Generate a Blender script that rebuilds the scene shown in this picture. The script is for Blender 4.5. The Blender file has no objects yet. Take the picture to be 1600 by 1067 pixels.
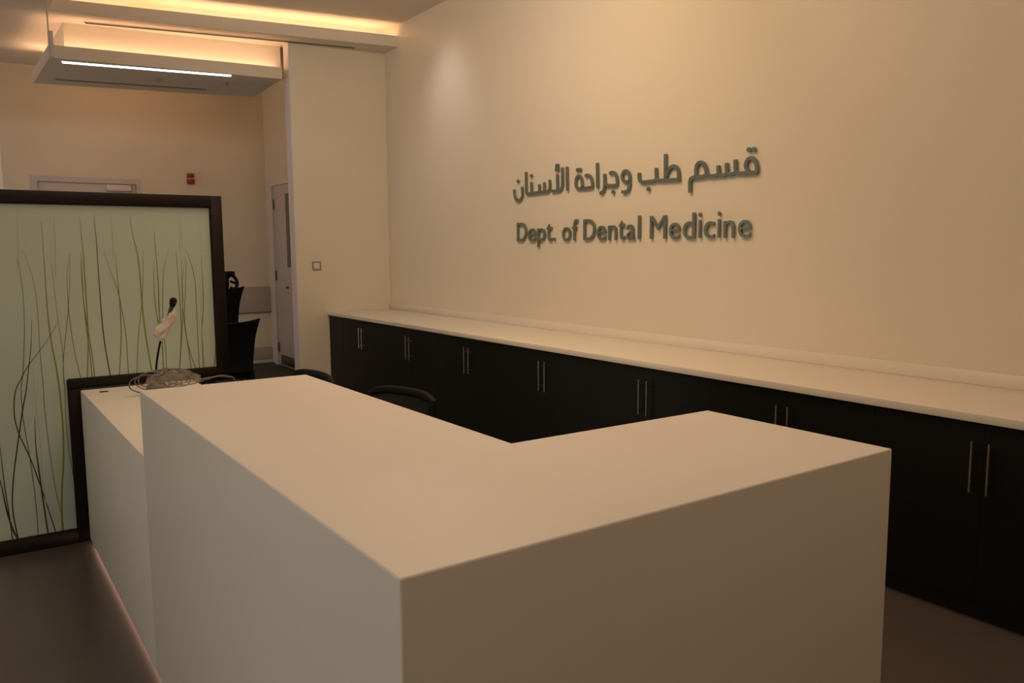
import bpy, bmesh, math, random
from mathutils import Vector, Matrix
random.seed(4)
PI = math.pi
S = bpy.context.scene
COL = S.collection

# ------------------------------------------------------------------ camera
cam_d = bpy.data.cameras.new('camera')
cam_d.sensor_width = 36.0
cam_d.lens = 1257.119 / 1600 * 36
cam_d.clip_start = 0.05
cam = bpy.data.objects.new('camera', cam_d)
COL.objects.link(cam)
ya, pi_, ro = math.radians(34.7915), math.radians(-6.5849), math.radians(-0.3598)
Rv = Vector((math.cos(ya), -math.sin(ya), 0))
Fv = Vector((math.sin(ya) * math.cos(pi_), math.cos(ya) * math.cos(pi_), math.sin(pi_)))
Uv = Vector((-math.sin(ya) * math.sin(pi_), -math.cos(ya) * math.sin(pi_), math.cos(pi_)))
R2 = Rv * math.cos(ro) + Uv * math.sin(ro)
U2 = Uv * math.cos(ro) - Rv * math.sin(ro)
M = Matrix((R2, U2, -Fv)).transposed().to_4x4()
M.translation = Vector((0, 0, 1.5866))
cam.matrix_world = M
S.camera = cam

# ------------------------------------------------------------------ world, exposure
w = bpy.data.worlds.new('world'); S.world = w; w.use_nodes = True
w.node_tree.nodes['Background'].inputs[0].default_value = (0.5, 0.6, 0.7, 1)
w.node_tree.nodes['Background'].inputs[1].default_value = 0.3
S.view_settings.view_transform = 'Standard'
S.view_settings.look = 'None'
S.view_settings.gamma = 1
S.view_settings.use_curve_mapping = False
S.view_settings.exposure = 0.0

# ------------------------------------------------------------------ lights of the room, and added fills
WARM = (1.0, 0.66, 0.36)
def light(name, kind, loc, energy, color, size=None, size_y=None, target=None, spot=None, blend=0.5):
    d = bpy.data.lights.new(name, kind); d.energy = energy; d.color = color
    if kind == 'AREA':
        d.shape = 'RECTANGLE'; d.size = size; d.size_y = size_y or size
    elif size: d.shadow_soft_size = size
    if kind == 'SPOT': d.spot_size = spot; d.spot_blend = blend
    o = bpy.data.objects.new(name, d); COL.objects.link(o); o.location = loc
    if target is not None:
        o.rotation_euler = (Vector(target) - Vector(loc)).to_track_quat('-Z', 'Y').to_euler()
    return o
light('ceiling_lamp_wall', 'AREA', (3.2, 4.1, 3.95), 37, (1.0, 0.66, 0.315), 0.5, 4.0, (4.0, 4.1, 1.6))
light('ceiling_lamp_desk', 'AREA', (1.7, 2.7, 3.95), 37, (1.0, 0.68, 0.47), 1.4, 3.0, (1.7, 2.7, 0))
light('ceiling_lamp_front', 'AREA', (1.3, -1.0, 3.7), 17, (1.0, 0.68, 0.42), 1.5, 1.5, (1.4, 2.0, 0.5))
light('partition_fill', 'AREA', (2.2, 4.6, 3.9), 38, (1.0, 0.78, 0.62), 1.0, 0.6, (3.9, 8.4, 1.8))  # added fill aimed at the partition and the wall's far end, no fixture
light('window_daylight', 'AREA', (-3.9, 2.0, 1.9), 58, (0.95, 0.86, 0.74), 4.0, 2.2, (3, 3.0, 0.8))
light('far_room_fill', 'AREA', (-3.9, 9.2, 0.7), 50, (0.98, 0.84, 0.74), 2.5, 1.2, (2, 9.2, 3.2))  # added fill tilted upward to brighten the raft's underside, not a window
light('wall_washer', 'SPOT', (3.55, 7.1, 3.98), 34, (0.94, 0.84, 0.84), 0.3, None, (4.12, 7.05, 3.0), math.radians(80), 1.0)

# ------------------------------------------------------------------ materials
def mat(name, col, rough=0.5, metal=0.0, spec=0.5, noise=0.0, scale=6.0, bump=0.0, bscale=120.0, stretch=None, coat=0.0, emit=None, estr=0.0):
    m = bpy.data.materials.new(name); m.use_nodes = True
    nt = m.node_tree; b = nt.nodes['Principled BSDF']
    c = (*col, 1)
    b.inputs['Base Color'].default_value = c
    b.inputs['Roughness'].default_value = rough
    b.inputs['Metallic'].default_value = metal
    b.inputs['Specular IOR Level'].default_value = spec
    b.inputs['Coat Weight'].default_value = coat
    if emit:
        b.inputs['Emission Color'].default_value = (*emit, 1); b.inputs['Emission Strength'].default_value = estr
    tc = nt.nodes.new('ShaderNodeTexCoord')
    mp = nt.nodes.new('ShaderNodeMapping'); nt.links.new(tc.outputs['Object'], mp.inputs['Vector'])
    if stretch: mp.inputs['Scale'].default_value = stretch
    if noise:
        n = nt.nodes.new('ShaderNodeTexNoise'); n.inputs['Scale'].default_value = scale; n.inputs['Detail'].default_value = 5
        nt.links.new(mp.outputs[0], n.inputs['Vector'])
        r = nt.nodes.new('ShaderNodeValToRGB')
        r.color_ramp.elements[0].position = 0.3; r.color_ramp.elements[1].position = 0.7
        r.color_ramp.elements[0].color = (*[x * (1 - noise) for x in col], 1)
        r.color_ramp.elements[1].color = (*[min(1, x * (1 + noise)) for x in col], 1)
        nt.links.new(n.outputs['Fac'], r.inputs[0]); nt.links.new(r.outputs[0], b.inputs['Base Color'])
    if bump:
        n = nt.nodes.new('ShaderNodeTexNoise'); n.inputs['Scale'].default_value = bscale; n.inputs['Detail'].default_value = 3
        nt.links.new(mp.outputs[0], n.inputs['Vector'])
        bp = nt.nodes.new('ShaderNodeBump'); bp.inputs['Strength'].default_value = bump; bp.inputs['Distance'].default_value = 0.002
        nt.links.new(n.outputs['Fac'], bp.inputs['Height']); nt.links.new(bp.outputs[0], b.inputs['Normal'])
    return m
def emission(name, col, strength):
    m = bpy.data.materials.new(name); m.use_nodes = True; nt = m.node_tree
    nt.nodes.remove(nt.nodes['Principled BSDF'])
    e = nt.nodes.new('ShaderNodeEmission'); e.inputs[0].default_value = (*col, 1); e.inputs[1].default_value = strength
    nt.links.new(e.outputs[0], nt.nodes['Material Output'].inputs[0]); return m
PAINT = mat('cream wall paint', (0.76, 0.69, 0.56), 0.42, bump=0.05, bscale=200, noise=0.012, scale=1.5)
CEIL = mat('matt ceiling paint', (0.74, 0.68, 0.58), 0.8)
TRIMW = mat('white gloss trim', (0.72, 0.68, 0.66), 0.35)
WHITE = mat('white solid surface', (0.84, 0.80, 0.75), 0.42, spec=0.35, noise=0.012, scale=3, bump=0.02, bscale=60)
COUNTER = mat('cream solid surface counter', (0.82, 0.76, 0.66), 0.28, noise=0.015, scale=3)
DARK = mat('black brown laminate', (0.005, 0.005, 0.0045), 0.5, spec=0.22, noise=0.15, scale=5, stretch=(3, 3, 40))
FRAME = mat('dark walnut veneer', (0.010, 0.0055, 0.004), 0.45, spec=0.3, noise=0.3, scale=6, stretch=(30, 30, 3))
FLOOR = mat('polished grey vinyl floor', (0.11, 0.09, 0.082), 0.28, noise=0.07, scale=2.5, bump=0.03, bscale=30)
CARPET = mat('charcoal carpet', (0.05, 0.052, 0.055), 0.9, noise=0.2, scale=60, bump=0.4, bscale=300)
STEEL = mat('brushed stainless steel', (0.42, 0.40, 0.37), 0.3, metal=1.0)
SIGN = mat('brushed grey metal letters', (0.19, 0.225, 0.20), 0.38, metal=0.5)
BLACK = mat('black leatherette', (0.003, 0.003, 0.003), 0.6, spec=0.2, bump=0.2, bscale=150)
MESHB = mat('black woven mesh fabric', (0.01, 0.011, 0.012), 0.7, bump=0.4, bscale=400)
PLASTIC = mat('dark grey plastic', (0.007, 0.0065, 0.006), 0.55, spec=0.15)
RED = mat('red alarm plastic', (0.30, 0.012, 0.012), 0.35)
PALE = mat('pale grey lens', (0.6, 0.5, 0.5), 0.3)
SLOT = mat('black slot interior', (0.008, 0.007, 0.006), 0.7)
DOORM = mat('pale laminate door', (0.62, 0.56, 0.54), 0.4)
RAIL = mat('warm grey protection rail', (0.50, 0.43, 0.40), 0.5)
HINGE = mat('dull hinge metal', (0.2, 0.18, 0.16), 0.4, metal=0.9)
PAPER = mat('crumpled white paper', (0.62, 0.54, 0.46), 0.8, bump=0.6, bscale=60)
CABLE = mat('grey cable sheath', (0.16, 0.135, 0.105), 0.4)
BLUED = mat('blue black tape', (0.02, 0.025, 0.06), 0.4)
SWM = mat('metal switch plate', (0.32, 0.27, 0.2), 0.4, metal=0.5)
LED_W = emission('warm cove led', (1.0, 0.57, 0.33), 15.0)
LED_B = emission('brighter warm cove led', (1.0, 0.57, 0.33), 34.0)
LED_P = emission('warm plinth led', (1.0, 0.62, 0.45), 3.6)
LED_S = emission('dim warm cove led', (1.0, 0.57, 0.33), 6.5)
LED_O = emission('amber cove led', (1.0, 0.36, 0.06), 16.0)
LED_C = emission('cool white lamp lens', (0.78, 0.85, 1.0), 7.0)
G_COL = {'bright': mat('print yellow green', (0.21, 0.28, 0.03), 0.3), 'olive': mat('print olive green', (0.14, 0.18, 0.04), 0.3),
         'mid': mat('print moss green', (0.11, 0.15, 0.06), 0.3), 'dark': mat('print dark green', (0.03, 0.04, 0.01), 0.3),
         'faint': mat('print faint green', (0.46, 0.49, 0.34), 0.3)}
def frosted():
    m = bpy.data.materials.new('frosted pale green glass'); m.use_nodes = True; nt = m.node_tree
    b = nt.nodes['Principled BSDF']
    b.inputs['Base Color'].default_value = (0.66, 0.75, 0.66, 1); b.inputs['Roughness'].default_value = 0.22
    b.inputs['Coat Weight'].default_value = 0.3; b.inputs['Coat Roughness'].default_value = 0.1
    t = nt.nodes.new('ShaderNodeBsdfTranslucent'); t.inputs[0].default_value = (0.62, 0.74, 0.64, 1)
    mx = nt.nodes.new('ShaderNodeMixShader'); mx.inputs[0].default_value = 0.35
    nt.links.new(b.outputs[0], mx.inputs[1]); nt.links.new(t.outputs[0], mx.inputs[2])
    nt.links.new(mx.outputs[0], nt.nodes['Material Output'].inputs[0]); return m
FROST = frosted()
def clearfilm():
    m = bpy.data.materials.new('thin clear plastic bag'); m.use_nodes = True; nt = m.node_tree
    b = nt.nodes['Principled BSDF']; b.inputs['Base Color'].default_value = (0.75, 0.66, 0.55, 1); b.inputs['Roughness'].default_value = 0.2
    t = nt.nodes.new('ShaderNodeBsdfTransparent')
    mx = nt.nodes.new('ShaderNodeMixShader'); mx.inputs[0].default_value = 0.17
    nt.links.new(t.outputs[0], mx.inputs[1]); nt.links.new(b.outputs[0], mx.inputs[2])
    nt.links.new(mx.outputs[0], nt.nodes['Material Output'].inputs[0]); return m
FILM = clearfilm()

# ------------------------------------------------------------------ mesh helpers
def box(bm, x0, x1, y0, y1, z0, z1, bev=0.0, seg=2):
    vs = [bm.verts.new(p) for p in ((x0,y0,z0),(x1,y0,z0),(x1,y1,z0),(x0,y1,z0),(x0,y0,z1),(x1,y0,z1),(x1,y1,z1),(x0,y1,z1))]
    fs = [bm.faces.new([vs[i] for i in f]) for f in ((3,2,1,0),(4,5,6,7),(0,1,5,4),(1,2,6,5),(2,3,7,6),(3,0,4,7))]
    if bev:
        es = list({e for f in fs for e in f.edges})
        bmesh.ops.bevel(bm, geom=es, offset=bev, segments=seg, affect='EDGES', profile=0.5)
    return vs
def prism(bm, pts, z0, z1, bev=0.0):
    """polygon in xy (ccw) raised from z0 to z1"""
    a = [bm.verts.new((x, y, z0)) for x, y in pts]; b = [bm.verts.new((x, y, z1)) for x, y in pts]
    n = len(pts); fs = [bm.faces.new(a[::-1]), bm.faces.new(b)]
    for i in range(n): fs.append(bm.faces.new((a[i], a[(i+1) % n], b[(i+1) % n], b[i])))
    if bev:
        es = list({e for f in fs for e in f.edges}); bmesh.ops.bevel(bm, geom=es, offset=bev, segments=3, affect='EDGES', profile=0.5)
def prism_y(bm, pts, y0, y1, bev=0.0):
    """polygon in xz, from y0 to y1"""
    a = [bm.verts.new((x, y0, z)) for x, z in pts]; b = [bm.verts.new((x, y1, z)) for x, z in pts]
    n = len(pts); fs = [bm.faces.new(a), bm.faces.new(b[::-1])]
    for i in range(n): fs.append(bm.faces.new((a[(i+1) % n], a[i], b[i], b[(i+1) % n])))
    if bev:
        es = list({e for f in fs for e in f.edges}); bmesh.ops.bevel(bm, geom=es, offset=bev, segments=2, affect='EDGES')
def tube(bm, pts, r, seg=8, caps=True):
    pts = [Vector(p) for p in pts]; rings = []
    rs = r if isinstance(r, (list, tuple)) else [r] * len(pts)
    up = None
    for i, p in enumerate(pts):
        d = (pts[min(i+1, len(pts)-1)] - pts[max(i-1, 0)]).normalized()
        if up is None: up = d.orthogonal().normalized()
        up = (up - d * up.dot(d))
        up = up.normalized() if up.length > 1e-6 else d.orthogonal().normalized()
        s = d.cross(up)
        rings.append([bm.verts.new(p + (up * math.cos(2*PI*k/seg) + s * math.sin(2*PI*k/seg)) * rs[i]) for k in range(seg)])
    for a, b in zip(rings, rings[1:]):
        for k in range(seg): bm.faces.new((a[k], a[(k+1) % seg], b[(k+1) % seg], b[k]))
    if caps: bm.faces.new(rings[0][::-1]); bm.faces.new(rings[-1])
def spline(pts, n=6):
    """Catmull-Rom through the points"""
    P = [Vector(p) for p in pts]; P = [P[0] * 2 - P[1]] + P + [P[-1] * 2 - P[-2]]; out = []
    for i in range(1, len(P) - 2):
        for k in range(n):
            t = k / n
            out.append(0.5 * ((2*P[i]) + (P[i+1]-P[i-1])*t + (2*P[i-1]-5*P[i]+4*P[i+1]-P[i+2])*t*t + (3*P[i]-P[i-1]-3*P[i+1]+P[i+2])*t**3))
    out.append(P[-2]); return out
def disc(bm, c, r, axis, t, seg=20):
    a = Vector(c); v = Vector(axis).normalized() * t
    tube(bm, [a, a + v], r, seg)
def obj(name, bm, m, parent=None, smooth=False, loc=None):
    bmesh.ops.recalc_face_normals(bm, faces=bm.faces)
    me = bpy.data.meshes.new(name); bm.to_mesh(me); bm.free(); me.materials.append(m)
    if smooth:
        for p in me.polygons: p.use_smooth = True
        try: me.set_sharp_from_angle(angle=math.radians(38))
        except Exception: pass
    o = bpy.data.objects.new(name, me); COL.objects.link(o)
    if parent: o.parent = parent
    if loc: o.location = loc
    return o
def bx(name, m, parent, *a, **k):
    bm = bmesh.new(); box(bm, *a, **k); return obj(name, bm, m, parent, smooth=bool(k.get('bev')))
def tag(o, label, cat, group=None):
    o['label'] = label; o['category'] = cat
    if group: o['group'] = group
    return o
def thing(name, label, cat, loc=(0,0,0), rz=0, group=None):
    o = bpy.data.objects.new(name, None); COL.objects.link(o); o.location = loc; o.rotation_euler = (0, 0, rz)
    o.empty_display_size = 0.1
    return tag(o, label, cat, group)
def struct(o): o['kind'] = 'structure'; return o
def dup(root, loc, label):
    """copy a thing with its parts and sub-parts, sharing mesh data"""
    r = root.copy(); COL.objects.link(r); r.location = loc; r['label'] = label
    for ch in list(root.children):
        c = ch.copy(); COL.objects.link(c); c.parent = r
        for g in list(ch.children):
            d = g.copy(); COL.objects.link(d); d.parent = c
    return r

# strokes of the lettering (y, z on the wall) and of the printed grass (x, z on the glass), in metres
ARABIC = [{"s": [[[3.3003, 2.0445], [3.303, 2.086], [3.3128, 2.119], [3.3404, 2.1403], [3.3707, 2.1351], [3.3902, 2.1071], [3.3837, 2.0767], [3.3612, 2.0559]], [[3.297, 2.0464], [3.361, 2.0488], [3.4438, 2.0526], [3.4609, 2.0639], [3.4686, 2.0837], [3.4704, 2.1405]], [[3.4609, 2.0639], [3.4824, 2.0523], [3.5143, 2.0504], [3.5325, 2.0613], [3.5396, 2.0813], [3.541, 2.1259]], [[3.5325, 2.0613], [3.5538, 2.049], [3.5828, 2.0484], [3.6014, 2.0594], [3.6078, 2.0756], [3.609, 2.1162]], [[3.6014, 2.0594], [3.6233, 2.0521], [3.6754, 2.0515], [3.6983, 2.0629], [3.7103, 2.0867], [3.7188, 2.1188], [3.7385, 2.1423], [3.7656, 2.1516], [3.7885, 2.141], [3.8002, 2.1142], [3.7996, 2.062]], [[3.6983, 2.0629], [3.7361, 2.0544], [3.8252, 2.0547], [3.8463, 2.0469], [3.8522, 2.028], [3.8503, 1.9558]]], "d": [[[3.3658, 2.1912]], [[3.3286, 2.189]]]}, {"s": [[[4.0845, 2.2356], [4.0825, 2.0623]], [[3.9427, 2.0492], [3.9557, 2.0501], [3.9578, 2.1037], [3.9741, 2.1347], [4.0073, 2.1483], [4.0378, 2.1371], [4.0583, 2.1148], [4.0761, 2.08]], [[3.9557, 2.0513], [4.1423, 2.0575], [4.1641, 2.0683], [4.1723, 2.0903], [4.1743, 2.1474]], [[4.1641, 2.0683], [4.1944, 2.0582], [4.3101, 2.057], [4.3375, 2.0684], [4.3451, 2.0878], [4.3458, 2.1273]]], "d": [[[4.2508, 2.0057]]]}, {"s": [[[4.4471, 2.0711], [4.4977, 2.0728], [4.5208, 2.0916], [4.5285, 2.1198], [4.5151, 2.1464], [4.4834, 2.1548], [4.4534, 2.1354], [4.444, 2.1043], [4.4431, 2.0434], [4.4605, 2.008], [4.4921, 1.9964], [4.5287, 2.0029]]], "d": []}, {"s": [[[4.6679, 2.1473], [4.6424, 2.1553], [4.6094, 2.1477], [4.5904, 2.1245], [4.5728, 2.0521], [4.6936, 2.0589], [4.7189, 2.0776], [4.7235, 2.1492]], [[4.719, 2.0871], [4.7224, 2.0431], [4.7366, 2.0155], [4.7756, 2.0051]]], "d": [[[4.6246, 2.0075]]]}, {"s": [[[4.8101, 2.2386], [4.8025, 2.0482]]], "d": []}, {"s": [[[4.9522, 2.1502], [4.9267, 2.1566], [4.8932, 2.1476], [4.8728, 2.1171], [4.8573, 2.0563], [5.0346, 2.0566], [5.0609, 2.0714], [5.0716, 2.1085], [5.0613, 2.1473], [5.0298, 2.16], [5.0016, 2.1428], [4.989, 2.106], [4.9856, 2.06]]], "d": [[[5.0489, 2.2054]], [[5.0144, 2.2046]]]}, {"s": [[[5.1813, 2.2423], [5.1765, 2.0488]]], "d": []}, {"s": [[[5.2425, 2.2408], [5.2389, 2.0546], [5.3827, 2.0601]], [[5.308, 2.1908], [5.3046, 2.0634]], [[5.2901, 2.261], [5.3147, 2.2659], [5.3192, 2.25], [5.3001, 2.2416]], [[5.3338, 2.2288], [5.2856, 2.2309]]], "d": []}, {"s": [[[5.4112, 2.1541], [5.4079, 2.0595], [5.6325, 2.059], [5.7308, 2.0562], [5.7455, 2.0801], [5.748, 2.2449]], [[5.4855, 2.1393], [5.4846, 2.0621]], [[5.5552, 2.1267], [5.5531, 2.0613]], [[5.6685, 2.1535], [5.6654, 2.0624]]], "d": [[[5.6682, 2.2067]]]}, {"s": [[[5.808, 2.1214], [5.7984, 2.0544], [5.819, 2.0179], [5.8638, 2.0013], [5.9061, 2.024], [5.9239, 2.0616], [5.926, 2.1057]]], "d": [[[5.866, 2.1753]]]}]
ENGLISH = [["D", 5.8908, 5.7333], ["e", 5.7237, 5.5974], ["p", 5.5881, 5.4635], ["t", 5.459, 5.3707], [".", 5.3619, 5.3294], ["o", 5.2459, 5.1248], ["f", 5.1146, 5.0354], ["D", 4.9755, 4.8202], ["e", 4.8107, 4.6967], ["n", 4.6801, 4.5752], ["t", 4.5628, 4.4854], ["a", 4.4749, 4.3773], ["l", 4.352, 4.3253], ["M", 4.2332, 4.0605], ["e", 4.042, 3.9301], ["d", 3.9122, 3.793], ["i", 3.7688, 3.7433], ["c", 3.7223, 3.6231], ["i", 3.6041, 3.5799], ["n", 3.5559, 3.4603], ["e", 3.4372, 3.3277]]
GRASS = [["mid", 0.004, [[0.2829, 1.5595], [0.2939, 1.4855], [0.3004, 1.3646], [0.2975, 1.2338], [0.2902, 1.1213], [0.2741, 0.9617], [0.2634, 0.8962], [0.2586, 0.8636], [0.2594, 0.7027], [0.2762, 0.4926], [0.2871, 0.2433], [0.2857, 0.0628]]], ["mid", 0.003, [[0.3107, 1.596], [0.339, 1.5031], [0.3571, 1.3812], [0.3596, 1.2303], [0.3575, 1.0306], [0.3607, 0.8863], [0.3589, 0.7625], [0.3678, 0.5333], [0.3819, 0.3184], [0.4037, 0.1552], [0.4067, 0.0744]]], ["bright", 0.008, [[0.4054, 1.7442], [0.4057, 1.5955], [0.4054, 1.4361], [0.4054, 1.2658], [0.4123, 1.1126], [0.4264, 0.9766], [0.4347, 0.8397], [0.436, 0.7807], [0.4378, 0.6429], [0.43, 0.4776], [0.4095, 0.276], [0.3993, 0.0712]]], ["mid", 0.003, [[0.4351, 1.5672], [0.4432, 1.4066], [0.4502, 1.2252], [0.4606, 1.0802], [0.4594, 0.9249], [0.4591, 0.837], [0.454, 0.6868], [0.4581, 0.5197], [0.4725, 0.3586]]], ["mid", 0.003, [[0.5265, 1.5758], [0.5063, 1.4524], [0.5036, 1.2993], [0.5081, 1.164], [0.5211, 1.0268], [0.5378, 0.9027]]], ["mid", 0.003, [[0.5284, 1.5663], [0.5126, 1.3757], [0.4881, 1.1846], [0.4623, 1.0122], [0.4564, 0.8764]]], ["dark", 0.005, [[0.4505, 1.2156], [0.4103, 1.1463], [0.3559, 1.069], [0.3023, 0.9972], [0.2613, 0.925], [0.232, 0.8576], [0.2207, 0.7434], [0.2361, 0.6341], [0.2768, 0.5016], [0.3192, 0.3204], [0.3679, 0.0685]]], ["dark", 0.006, [[0.3304, 1.2319], [0.3187, 1.1003], [0.2988, 0.9689], [0.2802, 0.8563], [0.2597, 0.7654], [0.2251, 0.5817], [0.1948, 0.4062], [0.1804, 0.2456], [0.1937, 0.0689]]], ["dark", 0.007, [[0.3125, 0.723], [0.3065, 0.5698], [0.3114, 0.4413], [0.3202, 0.274], [0.3322, 0.0667]]], ["dark", 0.008, [[0.1248, 0.4719], [0.1402, 0.3707], [0.1539, 0.2416], [0.1733, 0.1375], [0.1914, 0.0675]]], ["dark", 0.005, [[0.1439, 0.6469], [0.1488, 0.5216], [0.1534, 0.3683], [0.1651, 0.1848], [0.1688, 0.0697]]], ["faint", 0.003, [[0.3179, 0.9863], [0.319, 0.8521], [0.3207, 0.7671], [0.3271, 0.5668], [0.3271, 0.3467], [0.3333, 0.2344]]], ["bright", 0.006, [[0.5863, 1.7515], [0.5883, 1.6422], [0.5911, 1.5465], [0.5899, 1.3827], [0.5899, 1.237], [0.5861, 1.1002], [0.5706, 0.8994]]], ["olive", 0.004, [[0.578, 1.5849], [0.5756, 1.4314], [0.5793, 1.2765], [0.5922, 1.1293], [0.602, 1.0005], [0.6058, 0.901]]], ["olive", 0.004, [[0.5825, 1.5466], [0.577, 1.3541], [0.5821, 1.1789], [0.5907, 1.031], [0.5936, 0.9022]]], ["dark", 0.005, [[0.6531, 1.7764], [0.6574, 1.6422], [0.658, 1.4291], [0.6597, 1.2333], [0.665, 1.0946], [0.6759, 0.9743], [0.684, 0.8984]]], ["bright", 0.004, [[0.6893, 1.5889], [0.7182, 1.4765], [0.7478, 1.3675], [0.7636, 1.2477], [0.7744, 1.117], [0.7751, 0.8998]]], ["mid", 0.004, [[0.7482, 1.5641], [0.7506, 1.4167], [0.7539, 1.2681], [0.7494, 1.1087], [0.7293, 0.8991]]], ["bright", 0.007, [[0.8309, 1.7698], [0.8413, 1.6619], [0.8588, 1.563], [0.865, 1.4234], [0.8666, 1.2828], [0.8734, 1.151], [0.885, 1.0177], [0.8975, 0.8984]]], ["olive", 0.003, [[0.8881, 1.5926], [0.88, 1.4431], [0.8638, 1.283], [0.8392, 1.1228], [0.8187, 0.9007]]], ["bright", 0.006, [[0.9515, 1.6972], [0.9529, 1.5822], [0.9566, 1.4209], [0.9536, 1.2381], [0.9593, 1.0737], [0.9597, 0.8978]]], ["olive", 0.004, [[0.9408, 1.5321], [0.9336, 1.3609], [0.9402, 1.2184], [0.9577, 1.1355], [0.96, 1.0324]]], ["mid", 0.003, [[1.0218, 1.5918], [0.9966, 1.5111], [0.9812, 1.3999], [0.9684, 1.1554], [0.9763, 1.0311], [0.975, 0.8963]]], ["olive", 0.004, [[1.0607, 1.5814], [1.0651, 1.4384], [1.0675, 1.2944], [1.0659, 1.1286], [1.0455, 0.9003]]], ["olive", 0.003, [[1.1098, 1.5503], [1.0894, 1.4378], [1.0822, 1.2937], [1.0708, 1.1283], [1.0491, 0.9314]]], ["olive", 0.004, [[1.1142, 1.54], [1.1, 1.3551], [1.0867, 1.1898], [1.102, 1.0005], [1.11, 0.8996]]], ["olive", 0.003, [[1.1121, 1.5964], [1.1377, 1.5192], [1.1554, 1.4154], [1.1562, 1.2488], [1.155, 1.0598], [1.1555, 0.9061]]], ["olive", 0.003, [[1.0878, 1.5404], [1.0803, 1.3145], [1.0885, 1.1272], [1.1114, 0.9892], [1.1342, 0.9027]]], ["olive", 0.004, [[1.1964, 1.5597], [1.1974, 1.4143], [1.1953, 1.2679], [1.1802, 1.1214], [1.1776, 0.9009]]], ["faint", 0.003, [[1.1844, 1.4562], [1.1803, 1.2686], [1.1811, 1.0791], [1.1858, 0.9034]]], ["mid", 0.004, [[1.2524, 1.0315], [1.2458, 0.957], [1.2394, 0.9093]]], ["faint", 0.002, [[0.2989, 1.7427], [0.2964, 1.6329], [0.2924, 1.5225]]], ["faint", 0.002, [[0.4661, 1.7731], [0.4612, 1.614], [0.4545, 1.4537]]], ["faint", 0.002, [[0.7388, 1.7586], [0.738, 1.6519], [0.7355, 1.5447]]], ["faint", 0.002, [[1.0827, 1.7841], [1.0833, 1.6829], [1.0821, 1.5812]]], ["faint", 0.002, [[1.0937, 1.754], [1.0957, 1.6779], [1.0957, 1.6016]]], ["faint", 0.002, [[1.197, 1.7554], [1.1987, 1.6681], [1.1984, 1.5804]]]]

# ================================================================== the room
XW, YS, ZL, ZH = 4.168, 8.47, 3.772, 4.003      # main wall, partition face, low and high ceiling
struct(bx('floor', FLOOR, None, -4.2, XW + 0.15, -4.2, 8.9, -0.1, 0))
struct(bx('floor', CARPET, None, -4.2, XW + 0.15, 8.9, 11.5, -0.1, 0.0))
struct(bx('wall_right', PAINT, None, XW, XW + 0.15, -4.2, 8.7, 0, 4.2))
struct(bx('wall_back', PAINT, None, -4.2, XW + 0.15, 11.3, 11.45, 0, 4.2))
struct(bx('wall_left', PAINT, None, -4.2, -4.05, -4.2, 11.45, 0, 4.2))
struct(bx('wall_front', PAINT, None, -4.2, XW + 0.15, -4.2, -4.05, 0, 4.2))
# partition stub with the opening beside it, its end faced with a white jamb
TP = math.tan(math.radians(6)); yp = lambda x: YS + TP * (XW - x)      # the partition is set slightly out of square
bm = bmesh.new(); prism(bm, [(3.116, yp(3.116)), (XW, YS), (XW, YS + 0.15), (3.116, yp(3.116) + 0.15)], 0, ZL)
struct(obj('wall_partition', bm, PAINT))
bm = bmesh.new(); prism(bm, [(3.100, yp(3.1) - 0.003), (3.116, yp(3.116) - 0.003), (3.116, yp(3.116) + 0.153), (3.100, yp(3.1) + 0.153)], 0, ZL)
struct(obj('trim_1', bm, TRIMW))
struct(bx('wall_corridor', PAINT, None, 3.69, 3.84, 8.66, 11.3, 0, ZL))
# a pale column at the far left
struct(bx('column', mat('white column paint', (0.70, 0.74, 0.76), 0.5), None, -0.25, 0.36, 7.0, 7.5, 0, ZL, bev=0.004))
# ceilings: the high one over the desk, the low one everywhere else
LIP_A, LIP_B = (XW, 8.155), (0.90, 8.72)
bm = bmesh.new(); prism(bm, [(0.90, -4.1), (XW, -4.1), (XW, 8.50), (0.90, 9.06)], ZH, ZH + 0.1)
struct(obj('ceiling', bm, CEIL))
bm = bmesh.new()
prism(bm, [LIP_B, LIP_A, (XW, 11.35), (-4.1, 11.35), (-4.1, 8.72)], ZL, ZL + 0.02)
prism(bm, [(-4.1, -4.1), (0.90, -4.1), (0.90, 8.72), (-4.1, 8.72)], ZL, ZL + 0.02)
struct(obj('ceiling', bm, CEIL))
bm = bmesh.new(); prism(bm, [(0.872, -4.1), (0.898, -4.1), (0.898, 9.06), (0.872, 9.06)], ZL + 0.012, ZH + 0.02)
struct(obj('trim_2', bm, CEIL))                                    # upstand along the left side of the raised ceiling
dx, dy = (Vector(LIP_A) - Vector(LIP_B)).normalized(); nx, ny = -dy, dx
def lipquad(o0, o1, x_in=0.0):
    a = (LIP_B[0] + nx * o0, LIP_B[1] + ny * o0); b = (LIP_A[0], LIP_A[1] + ny * o0)
    c = (LIP_A[0], LIP_A[1] + ny * o1); d = (LIP_B[0] + nx * o1, LIP_B[1] + ny * o1)
    return [a, b, c, d]
bm = bmesh.new(); prism(bm, lipquad(-0.03, 0.0), ZL - 0.001, 3.886)
struct(obj('trim_3', bm, CEIL))                                    # front lip of the light trough
bm = bmesh.new(); prism(bm, lipquad(0.30, 0.33), ZL + 0.01, ZH + 0.01)
struct(obj('trim_4', bm, CEIL))                                    # back of the light trough

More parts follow.
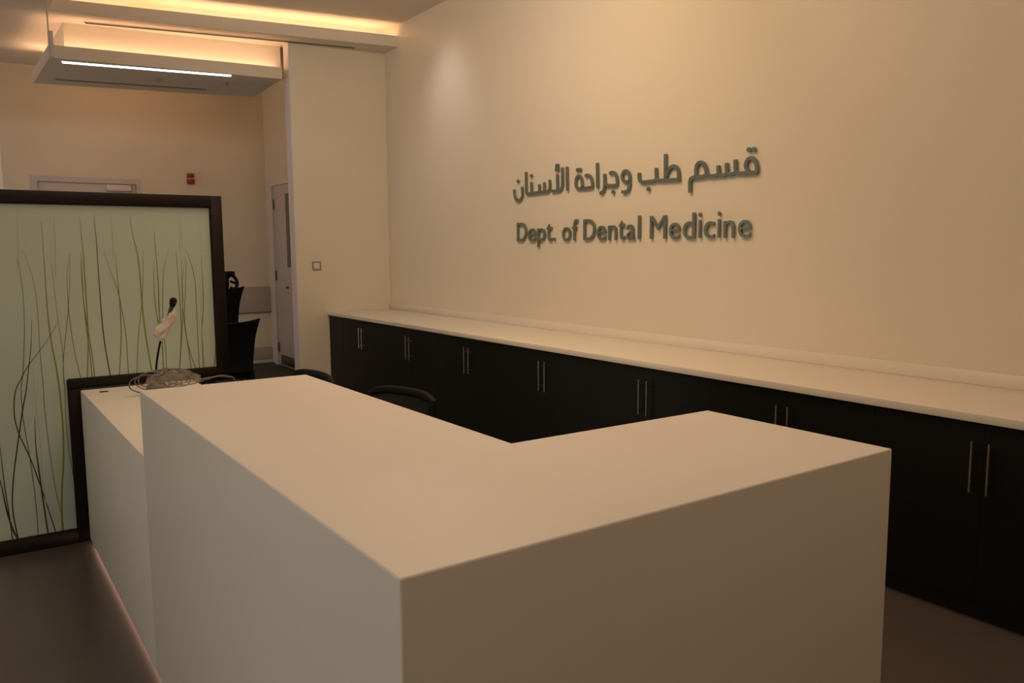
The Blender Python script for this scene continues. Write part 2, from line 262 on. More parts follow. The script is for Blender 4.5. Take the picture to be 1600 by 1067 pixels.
# LED strip lying in the trough
t = thing('cove_light', 'warm glowing light strip hidden behind the ceiling edge above the partition', 'light', (0, 0, 0))
def strip_seg(name, m, f0, f1, off, z):
    A = Vector(LIP_B).lerp(Vector(LIP_A), f0); B = Vector(LIP_B).lerp(Vector(LIP_A), f1)
    n = Vector((nx, ny))
    bm = bmesh.new(); prism(bm, [tuple(A + n * off), tuple(B + n * off), tuple(B + n * (off + 0.03)), tuple(A + n * (off + 0.03))], z, z + 0.02)
    return obj(name, bm, m, t)
strip_seg('light_strip', LED_W, 0.02, 0.215, 0.06, ZL + 0.024)
o = strip_seg('light_strip', LED_O, 0.225, 0.262, 0.06, ZL + 0.024); o['label'] = 'short amber coloured section of the strip'
strip_seg('light_strip', LED_W, 0.272, 0.985, 0.06, ZL + 0.024)

# slot air diffuser in the low ceiling
A, B = Vector((1.23, 8.93)), Vector((3.78, 8.41))
ang = math.atan2(B.y - A.y, B.x - A.x); L = (B - A).length
t = thing('slot_diffuser', 'long black linear slot air diffuser in the low ceiling edge', 'air vent', (A.x, A.y, ZL - 0.001), ang)
bm = bmesh.new(); box(bm, 0, L, -0.034, -0.027, -0.006, 0); box(bm, 0, L, 0.027, 0.034, -0.006, 0)
box(bm, -0.008, 0, -0.034, 0.034, -0.006, 0); box(bm, L, L + 0.008, -0.034, 0.034, -0.006, 0)
obj('frame', bm, CEIL, t)
bx('slot', SLOT, t, 0, L, -0.027, 0.027, -0.003, 0)
bx('vane', HINGE, t, 0, L, -0.005, 0.003, -0.007, -0.001)

# ---- ceiling cloud: a tray hanging below the low ceiling, lit from its rim
t = thing('ceiling_raft', 'dropped white ceiling raft with glowing upper rim in the far room', 'ceiling panel', (0, 0, 0))
CF = [(0.906, 8.91), (3.045, 8.66), (3.11, 8.70), (3.11, 9.867), (0.882, 10.335)]
def inset(poly, d):
    n = len(poly); out = []
    for i in range(n):
        p0, p1, p2 = Vector(poly[i-1]), Vector(poly[i]), Vector(poly[(i+1) % n])
        d1 = (p1 - p0).normalized(); d2 = (p2 - p1).normalized()
        n1 = Vector((-d1.y, d1.x)); n2 = Vector((-d2.y, d2.x)); m = (n1 + n2).normalized()
        out.append(tuple(p1 + m * d / max(0.3, m.dot(n1))))
    return out
def ring(bm, outer, inner, z0, z1):
    n = len(outer)
    a = [bm.verts.new((*p, z0)) for p in outer]; b = [bm.verts.new((*p, z1)) for p in outer]
    c = [bm.verts.new((*p, z0)) for p in inner]; d = [bm.verts.new((*p, z1)) for p in inner]
    for i in range(n):
        j = (i+1) % n
        bm.faces.new((a[i], a[j], b[j], b[i])); bm.faces.new((c[j], c[i], d[i], d[j]))
        bm.faces.new((b[i], b[j], d[j], d[i])); bm.faces.new((a[j], a[i], c[i], c[j]))
CF4 = [CF[0], (3.11, 8.655), CF[3], CF[4]]
CF4[1] = (3.052, 8.66); CF4[2] = (3.11, 9.867)
bm = bmesh.new(); prism(bm, CF4, 3.40, 3.43); ring(bm, CF4, inset(CF4, 0.02), 3.43, 3.52)
obj('tray', bm, CEIL, t)
core = inset(CF4, 0.15); core[1] = (3.10, core[1][1]); core[2] = (3.10, core[2][1])
bm = bmesh.new(); prism(bm, core, 3.425, ZL); obj('core', bm, CEIL, t)
o1, o2 = inset(CF4, 0.05), inset(CF4, 0.08)
for i in range(4):
    j = (i+1) % 4; bm = bmesh.new(); prism(bm, [o1[i], o1[j], o2[j], o2[i]], 3.431, 3.45); obj('light_strip', bm, LED_B if i == 2 else LED_S if i == 3 else LED_W, t)
A, B = Vector((1.028, 9.05)), Vector((2.55, 8.79)); ang = math.atan2(B.y - A.y, B.x - A.x); L = (B - A).length
bm = bmesh.new(); box(bm, 0, L, -0.032, 0.032, -0.004, 0.004)
o = obj('linear_lamp', bm, LED_C, t, loc=(A.x, A.y, 3.40)); o.rotation_euler = (0, 0, ang); o['label'] = 'bright cool white recessed linear lamp'
for x, y in ((1.95, 9.36), (2.60, 9.17)):
    bm = bmesh.new(); disc(bm, (x, y, 3.40), 0.045, (0, 0, -1), 0.012); disc(bm, (x, y, 3.388), 0.02, (0, 0, -1), 0.02)
    obj('sprinkler', bm, RAIL, t, smooth=True)
bm = bmesh.new(); box(bm, 0, 1.5, -0.02, 0.02, -0.006, 0.0)
o = obj('air_slot', bm, HINGE, t, loc=(1.06, 9.98, 3.40)); o.rotation_euler = (0, 0, math.atan2(9.677 - 9.98, 1.49))

# slim rod hanging from the low ceiling, with its end bracket
t = thing('suspension_rod', 'thin dark rod hanging from the ceiling at the raft\'s left corner', 'rod', (0.768, 7.5, 3.12))
bx('rod', RAIL, t, -0.005, 0.005, -0.005, 0.005, 0.0, ZL - 3.12)
bx('bracket', RAIL, t, 0.004, 0.03, -0.01, 0.01, 0.0, 0.20)

# ================================================================== far room: doors, rails, alarm
Y = 11.3
d = struct(bpy.data.objects.new('door_1', None)); COL.objects.link(d); d.location = (1.472, Y, 0)
bm = bmesh.new()
for a, b, z0, z1 in ((-0.612, -0.545, 0, 2.425), (0.545, 0.612, 0, 2.425), (-0.612, 0.612, 2.425, 2.49)): box(bm, a, b, -0.035, 0.0, z0, z1)
obj('door_frame', bm, DOORM, d)
bx('door_leaf', DOORM, d, -0.54, 0.54, -0.022, -0.002, 0.01, 2.418, bev=0.003)
bm = bmesh.new(); box(bm, 0.20, 0.48, -0.075, -0.022, 2.335, 2.412, bev=0.006)
c = obj('door_closer', bm, TRIMW, d, smooth=True)
bm = bmesh.new(); box(bm, 0.482, 0.50, -0.06, -0.022, 2.33, 2.414); obj('closer_arm', bm, HINGE, c)
bm = bmesh.new(); tube(bm, [(-0.48, -0.022, 1.0), (-0.48, -0.07, 1.0), (-0.36, -0.07, 1.0)], 0.01); obj('door_handle', bm, STEEL, d)
bm = bmesh.new(); box(bm, 0.612, 0.70, -0.012, 0.0, 0, 2.52); struct(obj('trim_5', bm, PAINT, None, loc=(1.472, Y, 0)))

t = thing('fire_alarm', 'small red fire alarm strobe on the far wall right of the door', 'alarm', (2.687, Y, 2.528))
bx('housing', RED, t, -0.043, 0.043, -0.05, 0, 0.008, 0.068, bev=0.005)
bx('lens', PALE, t, -0.043, 0.043, -0.048, 0, -0.004, 0.009, bev=0.002)
bx('sounder', RED, t, -0.045, 0.045, -0.055, 0, -0.068, -0.003, bev=0.006)

t = thing('wall_guard', 'wide horizontal protection rail at waist height on the far wall', 'wall rail', (2.4, Y, 0.72))
bx('board', RAIL, t, 0, 1.285, -0.02, 0, 0, 0.36, bev=0.003); bx('shadow_strip', HINGE, t, 0, 1.285, -0.024, 0, -0.008, 0.004)
struct(bx('baseboard_back', RAIL, None, 2.2, 3.69, Y - 0.022, Y, 0.055, 0.225, bev=0.003))
struct(bx('trim_6', TRIMW, None, 2.2, 3.69, Y - 0.03, Y, 0.0, 0.05, bev=0.003))

# side door seen edge-on in the corridor wall (x = 3.69), hinged at the far side
d = struct(bpy.data.objects.new('door_2', None)); COL.objects.link(d); d.location = (3.69, 11.08, 0)
bm = bmesh.new()
for a, b, z0, z1 in ((-0.10, 0.05, 0, 2.45), (-1.20, -1.10, 0, 2.45), (-1.20, 0.05, 2.45, 2.53)): box(bm, -0.03, 0.0, a, b, z0, z1)
obj('door_frame', bm, TRIMW, d)
bx('door_leaf', DOORM, d, -0.016, -0.002, -1.09, -0.115, 0.01, 2.44, bev=0.003)
for z in (2.20, 1.24, 0.255): bx('hinge', HINGE, d, -0.034, -0.012, -0.16, -0.125, z - 0.065, z + 0.065, bev=0.003)
bx('vision_panel', mat('dark door glass', (0.10, 0.09, 0.085), 0.15), d, -0.02, -0.004, -0.86, -0.60, 1.36, 2.32, bev=0.002)
bx('kick_plate', HINGE, d, -0.019, -0.004, -1.06, -0.20, 0.02, 0.155, bev=0.002)
bm = bmesh.new(); tube(bm, [(-0.016, -0.60, 1.09), (-0.05, -0.60, 1.09)], 0.014); obj('door_knob', bm, HINGE, d)

t = thing('light_switch', 'square metal framed light switch on the partition wall', 'light switch', (3.325, yp(3.325), 1.412), math.radians(-6))
bm = bmesh.new()
for a in ((-0.048, 0.048, 0.034, 0.048), (-0.048, 0.048, -0.048, -0.034), (-0.048, -0.034, -0.034, 0.034), (0.034, 0.048, -0.034, 0.034)):
    box(bm, a[0], a[1], -0.012, 0, a[2], a[3], bev=0.002)
obj('plate', bm, SWM, t); bx('rocker', TRIMW, t, -0.034, 0.034, -0.009, 0, -0.034, 0.034, bev=0.003)

# ================================================================== wall counter and its cabinets
XF = 3.444                                                          # plane of the cabinet doors
t = thing('wall_countertop', 'long cream stone countertop running along the lettered wall', 'countertop', (0, 0, 0))
bm = bmesh.new(); prism(bm, [(3.424, 1.04), (XW, 1.04), (XW, YS), (3.424, yp(3.424))], 0.862, 0.90, bev=0.003); obj('slab', bm, COUNTER, t, smooth=True)
bx('backsplash', COUNTER, t, XW - 0.02, XW, 1.04, YS, 0.90, 0.968, bev=0.002)
def cabinet(cy, y0, y1, label):
    """two doors meeting at cy, from y0 to y1"""
    t = thing('base_cabinet', label, 'cabinet', (XF, cy, 0), 0, 'dark base cabinets under the wall counter')
    y0 -= cy; y1 -= cy
    bx('carcass', DARK, t, 0.02, XW - XF - 0.01, y0 + 0.001, y1 - 0.001, 0.10, 0.858)
    bx('plinth', SLOT, t, 0.06, XW - XF - 0.01, y0 + 0.001, y1 - 0.001, 0.0, 0.10)
    for s in (-1, 1):
        a, b_ = (0.0006, y1 - 0.0006) if s > 0 else (y0 + 0.0006, -0.0006)
        dr = bx('door', DARK, t, 0.0, 0.019, a, b_, 0.103, 0.852)
        bm = bmesh.new(); hy = s * 0.034
        tube(bm, [(-0.032, hy, 0.5695), (-0.032, hy, 0.785)], 0.0055, 10)
        for z in (0.605, 0.75): tube(bm, [(0.001, hy, z), (-0.032, hy, z)], 0.004, 8)
        obj('handle', bm, STEEL, dr, smooth=True)
    return t
pos = [7.6506, 6.6058, 5.5715, 4.545, 3.5199, 2.5172, 1.5541]
labs = ['dark double door cabinet against the partition wall, leftmost under the counter',
        'dark double door cabinet, second from the partition wall',
        'dark double door cabinet, third from the partition wall',
        'dark double door cabinet under the left part of the English lettering',
        'dark double door cabinet just left of the desk\'s far inner corner tip',
        'dark double door cabinet whose handles rise just above the desk\'s right arm',
        'nearest dark double door cabinet, fully visible handles right of the desk']
edges = [8.172] + [(p + q) / 2 for p, q in zip(pos, pos[1:])] + [1.075]
for i in range(7): cabinet(pos[i], edges[i+1], edges[i], labs[i])
bx_f = bx('filler_panel', DARK, None, XF, XF + 0.02, 8.175, YS + 0.065, 0.0, 0.858)
tag(bx_f, 'narrow dark filler panel closing the cabinet row at the partition', 'panel')
bx_e = bx('end_panel', DARK, None, XF, XW, 1.050, 1.072, 0.0, 0.858)
tag(bx_e, 'dark end panel beside the nearest cabinet', 'panel')

# ================================================================== sign letters on the main wall
def stroke(bm, pts, wdt, x0, x1):
    """flat bar of constant width along a polyline in the yz plane, mitred"""
    P = [Vector(p) for p in pts]; L_, R_ = [], []
    for i, p in enumerate(P):
        d1 = (P[i] - P[i-1]).normalized() if i else (P[1] - P[0]).normalized()
        d2 = (P[i+1] - P[i]).normalized() if i < len(P) - 1 else d1
        n1, n2 = Vector((-d1.y, d1.x)), Vector((-d2.y, d2.x)); m = n1 + n2
        m = m.normalized() if m.length > 0.2 else n1
        k = min(1.6, 1 / max(0.2, m.dot(n1)))
        L_.append(p + m * wdt / 2 * k); R_.append(p - m * wdt / 2 * k)
    F = [[bm.verts.new((x, q.x, q.y)) for q in side] for x in (x0, x1) for side in (L_, R_)]
    a, b, c, e = F
    for i in range(len(P) - 1):
        bm.faces.new((a[i], a[i+1], b[i+1], b[i])); bm.faces.new((c[i+1], c[i], e[i], e[i+1]))
        bm.faces.new((a[i+1], a[i], c[i], c[i+1])); bm.faces.new((b[i], b[i+1], e[i+1], e[i]))
    bm.faces.new((a[0], b[0], e[0], c[0])); bm.faces.new((b[-1], a[-1], c[-1], e[-1]))
def smooth2(pts, n=4):
    """round only the gentle bends, keep sharp corners"""
    P = [Vector(p) for p in pts]; out = [P[0]]
    for i in range(1, len(P) - 1):
        a, b, c = P[i-1], P[i], P[i+1]
        r = min((b - a).length, (c - b).length) * 0.42
        p, q = b + (a - b).normalized() * r, b + (c - b).normalized() * r
        for k in range(n + 1):
            s = k / n; out.append(p * (1-s)**2 + b * 2*s*(1-s) + q * s*s)
    out.append(P[-1]); return out
XA, XB = XW - 0.022, XW - 0.009
t = thing('arabic_sign', 'brushed grey metal Arabic lettering, upper line on the cream wall', 'sign', (0, 0, 0))
for g in ARABIC:
    bm = bmesh.new()
    for k, s in enumerate(g['s']):
        e = 0.0004 * k
        stroke(bm, smooth2(s), 0.0235, XA - e, XB)
    obj('letter', bm, SIGN, t)
    for (p,) in g['d']:
        bm = bmesh.new(); disc(bm, (XA, p[0], p[1]), 0.015, (1, 0, 0), 0.013); obj('letter_dot', bm, SIGN, t)
# English line: one mesh per letter, from the built-in font, fitted to its measured width
t = thing('english_sign', 'brushed grey metal words Dept. of Dental Medicine, lower line on the wall', 'sign', (0, 0, 0))
HT = {'D': (1.649, 1.813), 'M': (1.649, 1.813), 'p': (1.598, 1.757), 't': (1.647, 1.79), 'f': (1.649, 1.819), 'l': (1.649, 1.821),
      'd': (1.646, 1.821), 'i': (1.649, 1.819), '.': (1.649, 1.675)}
dep = None
for ch, yl, yr in ENGLISH:
    cu = bpy.data.curves.new('letter_outline', 'FONT'); cu.body = ch; cu.size = 1; cu.extrude = 0.0; cu.resolution_u = 6; cu.offset = 0.0
    tmp = bpy.data.objects.new('letter_outline', cu); COL.objects.link(tmp)
    bpy.context.view_layer.update(); dep = bpy.context.evaluated_depsgraph_get()
    me = bpy.data.meshes.new_from_object(tmp.evaluated_get(dep))
    bpy.data.objects.remove(tmp); bpy.data.curves.remove(cu)
    xs = [v.co.x for v in me.vertices]; ys = [v.co.y for v in me.vertices]
    x0, x1, y0, y1 = min(xs), max(xs), min(ys), max(ys)
    z0, z1 = HT.get(ch, (1.646, 1.758)); g_ = 0.035 * (yl - yr) + 0.0015; yl, yr = yl - g_, yr + g_
    for v in me.vertices:
        v.co = Vector((XB, yl + (v.co.x - x0) / (x1 - x0) * (yr - yl), z0 + (v.co.y - y0) / (y1 - y0) * (z1 - z0)))
    bm = bmesh.new(); bm.from_mesh(me); bpy.data.meshes.remove(me)
    bmesh.ops.remove_doubles(bm, verts=bm.verts, dist=1e-6)
    fs = list(bm.faces)
    r = bmesh.ops.extrude_face_region(bm, geom=fs)
    bmesh.ops.translate(bm, verts=[v for v in r['geom'] if isinstance(v, bmesh.types.BMVert)], vec=(XA - XB, 0, 0))
    obj('letter', bm, SIGN, t)

# ================================================================== reception desk
t = thing('reception_desk', 'white L-shaped stone reception desk with a lower end section', 'desk', (0, 0, 0))
X1, X2, X3, YA, YB, YC, YE = 0.5251, 1.143, 1.8765, 3.0923, 1.6531, 1.0586, 4.80
bm = bmesh.new(); prism(bm, [(X1, YC), (X3, YC), (X3, YB), (X2, YB), (X2, YA), (X1, YA)], 0.026, 1.0909, bev=0.005)
o = obj('high_counter', bm, WHITE, t, smooth=True); o['label'] = 'tall L-shaped transaction counter block'
bx('low_counter', WHITE, t, X1, 1.10, YA + 0.001, YE, 0.026, 0.8486, bev=0.004)
bm = bmesh.new(); box(bm, X1 + 0.03, X3 - 0.03, YC + 0.03, YB - 0.03, 0, 0.028); box(bm, X1 + 0.03, 1.07, YB - 0.02, YE - 0.03, 0, 0.028)
obj('plinth', bm, SLOT, t)
bx('light_strip', LED_P, t, X1 + 0.024, X1 + 0.029, YC + 0.05, YE - 0.01, 0.003, 0.024)

# ================================================================== frosted glass screen with printed grass
t = thing('glass_screen', 'dark wood framed frosted glass screen printed with grass blades', 'screen', (0, 0, 0))
Y0, Y1 = 4.85, 4.93
XR, XL, ZT, W_ = 1.322, -1.40, 1.900, 0.064
NX, NZ = 0.540, 0.8500                                               # the notch over the desk: its left side and its underside
M1 = bx('stile', FRAME, t, XR - W_, XR, Y0, Y1, NZ, ZT, bev=0.003)
bx('top_rail', FRAME, t, XL, XR - W_, Y0, Y1, ZT - W_, ZT, bev=0.003)
bx('notch_rail', FRAME, t, NX - W_, XR - W_, Y0, Y1, NZ, NZ + 0.05, bev=0.003)
bx('notch_stile', FRAME, t, NX - W_, NX, Y0, Y1, 0.0, NZ, bev=0.003)
bx('bottom_rail', FRAME, t, XL + W_, NX - W_, Y0, Y1, 0.0, 0.075, bev=0.003)
bx('stile', FRAME, t, XL, XL + W_, Y0, Y1, 0.0, ZT - W_, bev=0.003)
bm = bmesh.new()
prism_y(bm, [(XL + W_ - 0.01, 0.07), (NX - W_ + 0.005, 0.07), (NX - W_ + 0.005, NZ + 0.045), (XR - W_ + 0.005, NZ + 0.045), (XR - W_ + 0.005, ZT - W_ + 0.005), (XL + W_ - 0.01, ZT - W_ + 0.005)], Y0 + 0.018, Y0 + 0.028)
gl = obj('glass_pane', bm, FROST, t)
# beading: a thin rebate line inside the frame
bm = bmesh.new()
for a in ((XL + W_, XR - W_, ZT - W_ - 0.006, ZT - W_), (NX - W_, XR - W_, NZ + 0.05, NZ + 0.056), (XL + W_, NX - W_, 0.075, 0.081)): box(bm, a[0], a[1], Y0 + 0.01, Y0 + 0.018, a[2], a[3])
box(bm, XR - W_ - 0.006, XR - W_, Y0 + 0.01, Y0 + 0.018, NZ + 0.05, ZT - W_); box(bm, NX - W_ - 0.006, NX - W_, Y0 + 0.01, Y0 + 0.018, 0.075, NZ + 0.05)
obj('glazing_bead', bm, SLOT, t)
def blade(col, wd_, pts, yoff):
    P = spline([(x, 0, z) for x, z in pts], 4); n = len(P); bm = bmesh.new(); rows = []
    for i, p in enumerate(P):
        d_ = (P[min(i+1, n-1)] - P[max(i-1, 0)]).normalized(); s = Vector((-d_.z, 0, d_.x))
        f = i / (n - 1); h = wd_ * 0.5 * (0.22 + 0.78 * min(1, f * 2.0))
        rows.append([bm.verts.new((q.x, Y0 + 0.0174 - yoff, q.z)) for q in (p - s * h, p + s * h)] + [bm.verts.new((q.x, Y0 + 0.018, q.z)) for q in (p - s * h, p + s * h)])
    for a, b in zip(rows, rows[1:]):
        bm.faces.new((a[0], a[1], b[1], b[0])); bm.faces.new((a[0], b[0], b[2], a[2])); bm.faces.new((a[1], a[3], b[3], b[1]))
    return obj('grass_blade', bm, G_COL[col], gl)
zlo = lambda x: 0.082 if x < NX - W_ else NZ + 0.056
for i, (col, wd_, pts) in enumerate(GRASS):
    pts = [p for p in pts if p[1] > zlo(p[0]) - 0.02]
    pts = [(min(p[0], 1.252), max(p[1], zlo(p[0]))) for p in pts]
    blade(col, wd_, pts, 0.00002 * i)

gr = random.Random(11)                                              # the print goes on over the rest of the pane
for i in range(22):
    x = -1.25 + i * 0.062 + gr.uniform(-0.03, 0.03); top = gr.uniform(0.9, 1.75); ln = gr.uniform(-0.10, 0.10)
    if x + abs(ln) > 0.06: continue
    blade(gr.choice(['bright', 'olive', 'mid', 'dark', 'mid']), gr.uniform(0.003, 0.008), [(x + ln * (1 - t_)**2 + 0.02 * math.sin(5 * t_ + i), top + (0.082 - top) * t_) for t_ in (0, 0.25, 0.5, 0.75, 1)], 0.001 + 0.00002 * i)

# ================================================================== microphone with paper, cables in a bag
t = thing('gooseneck_microphone', 'dark gooseneck microphone wrapped in white paper on the desk\'s low end', 'microphone', (0.86, 4.55, 0.8486))
bm = bmesh.new(); tube(bm, [(0, 0, 0.0), (0, 0, 0.03), (0, 0, 0.045)], [0.055, 0.05, 0.03], 20); obj('base', bm, PLASTIC, t, smooth=True)
neck = spline([(0, 0, 0.045), (0.0, 0, 0.11), (0.012, 0, 0.19), (0.035, 0, 0.28), (0.075, 0, 0.39), (0.10, 0, 0.455)], 6)
bm = bmesh.new(); tube(bm, neck, 0.0055, 10); obj('neck', bm, PLASTIC, t, smooth=True)
bm = bmesh.new(); tube(bm, [(0.094, 0, 0.435), (0.100, 0, 0.455), (0.103, 0, 0.465)], [0.010, 0.017, 0.018], 14); tube(bm, [(0.103, 0, 0.465), (0.106, 0, 0.480), (0.108, 0, 0.490)], [0.0185, 0.018, 0.008], 14)
obj('capsule', bm, PLASTIC, t, smooth=True)
bm = bmesh.new(); tube(bm, [(0.076, 0, 0.375), (0.086, 0, 0.41), (0.098, 0, 0.448)], [0.008, 0.013, 0.012], 10); obj('tape', bm, BLUED, t, smooth=True)
rr = random.Random(7)
def crumple(bm, pts, wid, seed):
    r_ = random.Random(seed); rings = []
    for i, p in enumerate(pts):
        p = Vector(p); w_ = wid[i]
        rings.append([bm.verts.new((p.x + math.cos(a) * w_ * r_.uniform(0.6, 1.25), p.y + math.sin(a) * w_ * 0.6 * r_.uniform(0.7, 1.2), p.z + r_.uniform(-0.006, 0.006) - math.cos(a) * w_ * 0.35)) for a in [2*PI*k/7 for k in range(7)]])
    for a, b in zip(rings, rings[1:]):
        for k in range(7): bm.faces.new((a[k], a[(k+1) % 7], b[(k+1) % 7], b[k]))
    bm.faces.new(rings[0][::-1]); bm.faces.new(rings[-1])
bm = bmesh.new(); crumple(bm, [(0.028, -0.004, 0.262), (0.026, -0.004, 0.285), (0.040, -0.004, 0.315), (0.055, -0.004, 0.345), (0.066, -0.003, 0.372)], [0.012, 0.033, 0.034, 0.028, 0.018], 3)
obj('paper_wrap', bm, PAPER, t)
bm = bmesh.new(); crumple(bm, [(0.070, -0.006, 0.345), (0.080, -0.006, 0.362), (0.092, -0.006, 0.40), (0.104, -0.004, 0.435)], [0.014, 0.022, 0.020, 0.006], 9)
obj('paper_wrap', bm, PAPER, t)

t = thing('cable_bundle', 'tangle of pale grey cables in a clear bag by the microphone base', 'cables', (0.87, 4.42, 0.8486))
for k in range(6):
    r_ = random.Random(20 + k); pts = []
    cx, cz, ra = r_.uniform(-0.07, 0.05), 0.055 + r_.uniform(0, 0.028), r_.uniform(0.05, 0.11)
    for j in range(9):
        a = 2*PI*j/8 + k; pts.append((cx + ra * math.cos(a), 0.02 * math.sin(a*2 + k) + r_.uniform(-0.02, 0.02), cz + (0.042 + r_.uniform(0, 0.008)) * math.sin(a)))
    bm = bmesh.new(); tube(bm, spline(pts, 5), 0.0032, 6); obj('cable', bm, CABLE, t, smooth=True)
bm = bmesh.new(); tube(bm, spline([(-0.03, 0, 0.10), (-0.10, 0, 0.105), (-0.155, 0, 0.085), (-0.165, 0, 0.05), (-0.14, 0, 0.028), (-0.09, 0, 0.006)], 8), 0.0032, 6); obj('cable', bm, CABLE, t, smooth=True)
for q in range(2):
    bm = bmesh.new(); tube(bm, spline([(0.02, q*0.02, 0.05), (0.12, 0.01, 0.035 + q*0.012), (0.22, 0.05, 0.045 + q*0.008), (0.29, 0.06, 0.058 - q*0.004), (0.34, 0.06, 0.052 - q*0.006), (0.38, 0.06, 0.02), (0.40, 0.08, -0.15)], 8), 0.0034, 6); obj('cable', bm, CABLE, t, smooth=True)
bm = bmesh.new(); bmesh.ops.create_icosphere(bm, subdivisions=3, radius=1)
for v in bm.verts:
    n_ = 1 + 0.14 * math.sin(7*v.co.x + 3*v.co.y) * math.cos(6*v.co.z + 4*v.co.x) + rr.uniform(-0.05, 0.05)
    v.co = Vector((v.co.x * 0.135 * n_ + 0.045, v.co.y * 0.05 * n_, 0.062 + v.co.z * 0.058 * n_))
    if v.co.z < 0.002: v.co.z = 0.002
obj('plastic_bag', bm, FILM, t, smooth=False)
bx2 = bx('cable_grommet', SLOT, None, 0.60, 0.64, 4.66, 4.685, 0.8486, 0.852, bev=0.001)
tag(bx2, 'tiny black clip on the desk\'s low top near the screen', 'clip')

# ================================================================== task chairs behind the desk
def task_chair(label, loc, rz, top):
    """back faces local +x, seat towards -x; top = height of the back's top rail"""
    t = thing('task_chair', label, 'chair', loc, rz, 'task chairs inside the desk')
    hw = 0.21
    bm = bmesh.new(); crv = lambda y: 0.03 * (1 - (y / hw)**2)
    P = [(crv(y), y, top - 0.018 - 0.022 * (abs(y) / hw)**4) for y in [hw * k / 10 for k in range(-10, 11)]]
    P = [(0.0, -hw - 0.004, top - 0.42), (0, -hw - 0.008, top - 0.20)] + P + [(0, hw + 0.008, top - 0.20), (0.0, hw + 0.004, top - 0.42)]
    tube(bm, P, 0.021, 10); obj('back_frame', bm, PLASTIC, t, smooth=True)
    bm = bmesh.new(); n = 12; rows = []
    for i in range(n + 1):
        z = top - 0.42 + (0.385) * i / n; rows.append([bm.verts.new((crv(y) * 1.0, y, z - (0.022 * (abs(y)/hw)**4) * i / n)) for y in [hw * k / 8 for k in range(-8, 9)]])
    for a, b in zip(rows, rows[1:]):
        for k in range(16): bm.faces.new((a[k], a[k+1], b[k+1], b[k]))
    o = obj('backrest', bm, MESHB, t, smooth=True); md = o.modifiers.new('thick', 'SOLIDIFY'); md.thickness = 0.012
    bm = bmesh.new(); box(bm, -0.48, 0.0, -0.24, 0.24, 0.44, 0.50, bev=0.025, seg=3); obj('seat', bm, MESHB, t, smooth=True)
    bm = bmesh.new(); tube(bm, [(-0.2, 0, 0.44), (0.0, 0, 0.43), (0.045, 0, 0.50), (0.04, 0, top - 0.32)], 0.022, 8); obj('back_support', bm, PLASTIC, t, smooth=True)
    bm = bmesh.new(); tube(bm, [(-0.24, 0, 0.09), (-0.24, 0, 0.28)], 0.028, 12); tube(bm, [(-0.24, 0, 0.28), (-0.24, 0, 0.45)], 0.016, 12); obj('gas_column', bm, PLASTIC, t, smooth=True)
    for k in range(5):
        a = 2*PI*k/5 + 0.3; e = (-0.24 + 0.29*math.cos(a), 0.29*math.sin(a))
        bm = bmesh.new(); tube(bm, [(-0.24, 0, 0.10), (e[0], e[1], 0.07)], [0.026, 0.016], 8); leg = obj('leg', bm, PLASTIC, t, smooth=True)
        bm = bmesh.new(); s_ = Vector((-math.sin(a), math.cos(a), 0)) * 0.022
        tube(bm, [Vector((*e, 0.029)) - s_, Vector((*e, 0.029)) + s_], 0.029, 14); obj('caster', bm, PLASTIC, leg, smooth=True)
    return t
# rail ends of the nearer back: about (1.70, 3.69) and (1.82, 3.30)
task_chair('black mesh task chair nearer the desk\'s inner corner, right one of two', (1.768, 3.50, 0), math.radians(17), 0.91)
task_chair('black task chair whose curved back shows behind the desk\'s far corner', (1.652, 4.385, 0), math.radians(9), 0.897)

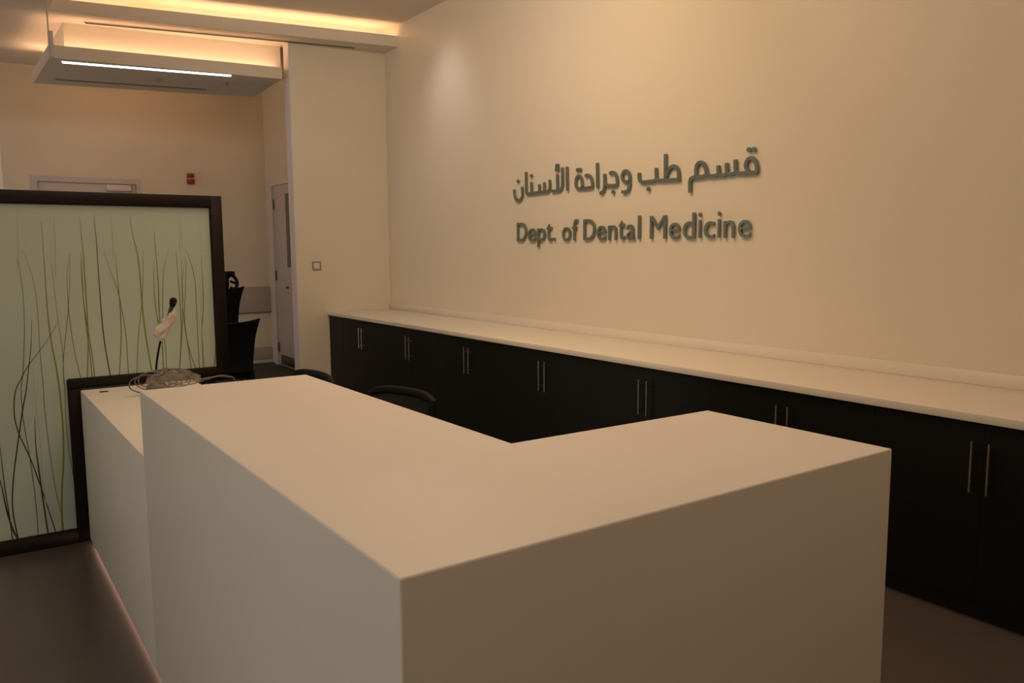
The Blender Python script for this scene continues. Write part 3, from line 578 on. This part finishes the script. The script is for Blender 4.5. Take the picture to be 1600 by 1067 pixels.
# ================================================================== far chairs beyond the screen
def dining_chair(label, loc, rz, top, seat_h=0.46, hw=0.23, flare=0.03, rake=0.10):
    """back's rear faces local -y"""
    t = thing('upholstered_chair', label, 'chair', loc, rz, 'dark upholstered chairs beyond the screen')
    bm = bmesh.new(); n, m_ = 14, 10; F_, K_ = [], []
    for i in range(n + 1):
        f = i / n; z = seat_h - 0.03 + (top - seat_h + 0.03) * f; wv = hw * (0.80 + 0.20 * f) + flare * max(0, f - 0.6)**2 * 6
        yy = -rake * f * f
        a, b = [], []
        for k in range(m_ + 1):
            u = -1 + 2 * k / m_; cz = z + 0.030 * f**6 * u * u - (0.0)
            a.append(bm.verts.new((u * wv, yy - 0.03 + 0.035 * (1 - u*u) * -1, cz))); b.append(bm.verts.new((u * wv, yy + 0.03 - 0.035 * (1 - u*u), cz)))
        F_.append(a); K_.append(b)
    for i in range(n):
        for k in range(m_):
            bm.faces.new((F_[i][k], F_[i][k+1], F_[i+1][k+1], F_[i+1][k])); bm.faces.new((K_[i][k+1], K_[i][k], K_[i+1][k], K_[i+1][k+1]))
        bm.faces.new((F_[i][0], F_[i+1][0], K_[i+1][0], K_[i][0])); bm.faces.new((F_[i+1][-1], F_[i][-1], K_[i][-1], K_[i+1][-1]))
    for k in range(m_): bm.faces.new((F_[n][k], F_[n][k+1], K_[n][k+1], K_[n][k])); bm.faces.new((F_[0][k+1], F_[0][k], K_[0][k], K_[0][k+1]))
    obj('backrest', bm, BLACK, t, smooth=True)
    bx('seat', BLACK, t, -hw + 0.03, hw - 0.03, 0.0, 0.44, seat_h - 0.10, seat_h - 0.02, bev=0.02)
    for sx in (-1, 1):
        bm = bmesh.new(); tube(bm, spline([(sx * (hw - 0.05), 0.0, seat_h - 0.02), (sx * (hw - 0.045), -0.015, 0.25), (sx * (hw + 0.02), -0.10, 0.0)], 6), [0.026] * 7 + [0.022] * 6, 8); obj('leg', bm, BLACK, t, smooth=True)
        bm = bmesh.new(); tube(bm, [(sx * (hw - 0.04), 0.42, seat_h - 0.08), (sx * (hw - 0.04), 0.42, 0.0)], [0.024, 0.016], 8); obj('leg', bm, BLACK, t, smooth=True)
    return t
dining_chair('nearer black upholstered chair just right of the screen frame', (1.96, 7.12, 0), math.radians(-12), 0.97, rake=0.12, hw=0.215, seat_h=0.56)
dining_chair('taller black high-backed chair further behind, carrying a bag on top', (2.45, 9.3, 0), math.radians(-10), 1.155, hw=0.22, flare=0.05, rake=0.12, seat_h=0.5)

# black bag resting on the tall chair's back
t = thing('bag', 'small black bag with a looped strap resting on the tall chair\'s back', 'bag', (2.52, 9.20, 1.145))
bm = bmesh.new(); bmesh.ops.create_icosphere(bm, subdivisions=3, radius=1)
r_ = random.Random(5)
for v in bm.verts:
    k = 1 + 0.10 * math.sin(5*v.co.x + 2*v.co.z) + r_.uniform(-0.04, 0.04)
    z = v.co.z; wx = 0.085 * (1.0 if z > 0.3 else 0.75)
    v.co = Vector((v.co.x * wx * k - 0.03, v.co.y * 0.06 * k, 0.10 + z * 0.10 * k))
obj('body', bm, BLACK, t, smooth=True)
bm = bmesh.new(); box(bm, -0.13, 0.085, -0.05, 0.05, 0.165, 0.21, bev=0.012); obj('flap', bm, BLACK, t, smooth=True)
bm = bmesh.new(); tube(bm, spline([(0.03, 0, 0.17), (0.085, 0.01, 0.15), (0.115, 0.0, 0.09), (0.105, 0.0, 0.03), (0.07, 0, 0.008), (0.04, 0.0, 0.03)], 6), 0.019, 8); obj('strap', bm, BLACK, t, smooth=True)
bm = bmesh.new(); tube(bm, spline([(0.04, 0, 0.10), (0.07, 0.0, 0.085), (0.10, 0.0, 0.075)], 5), 0.014, 8); obj('strap', bm, BLACK, t, smooth=True)
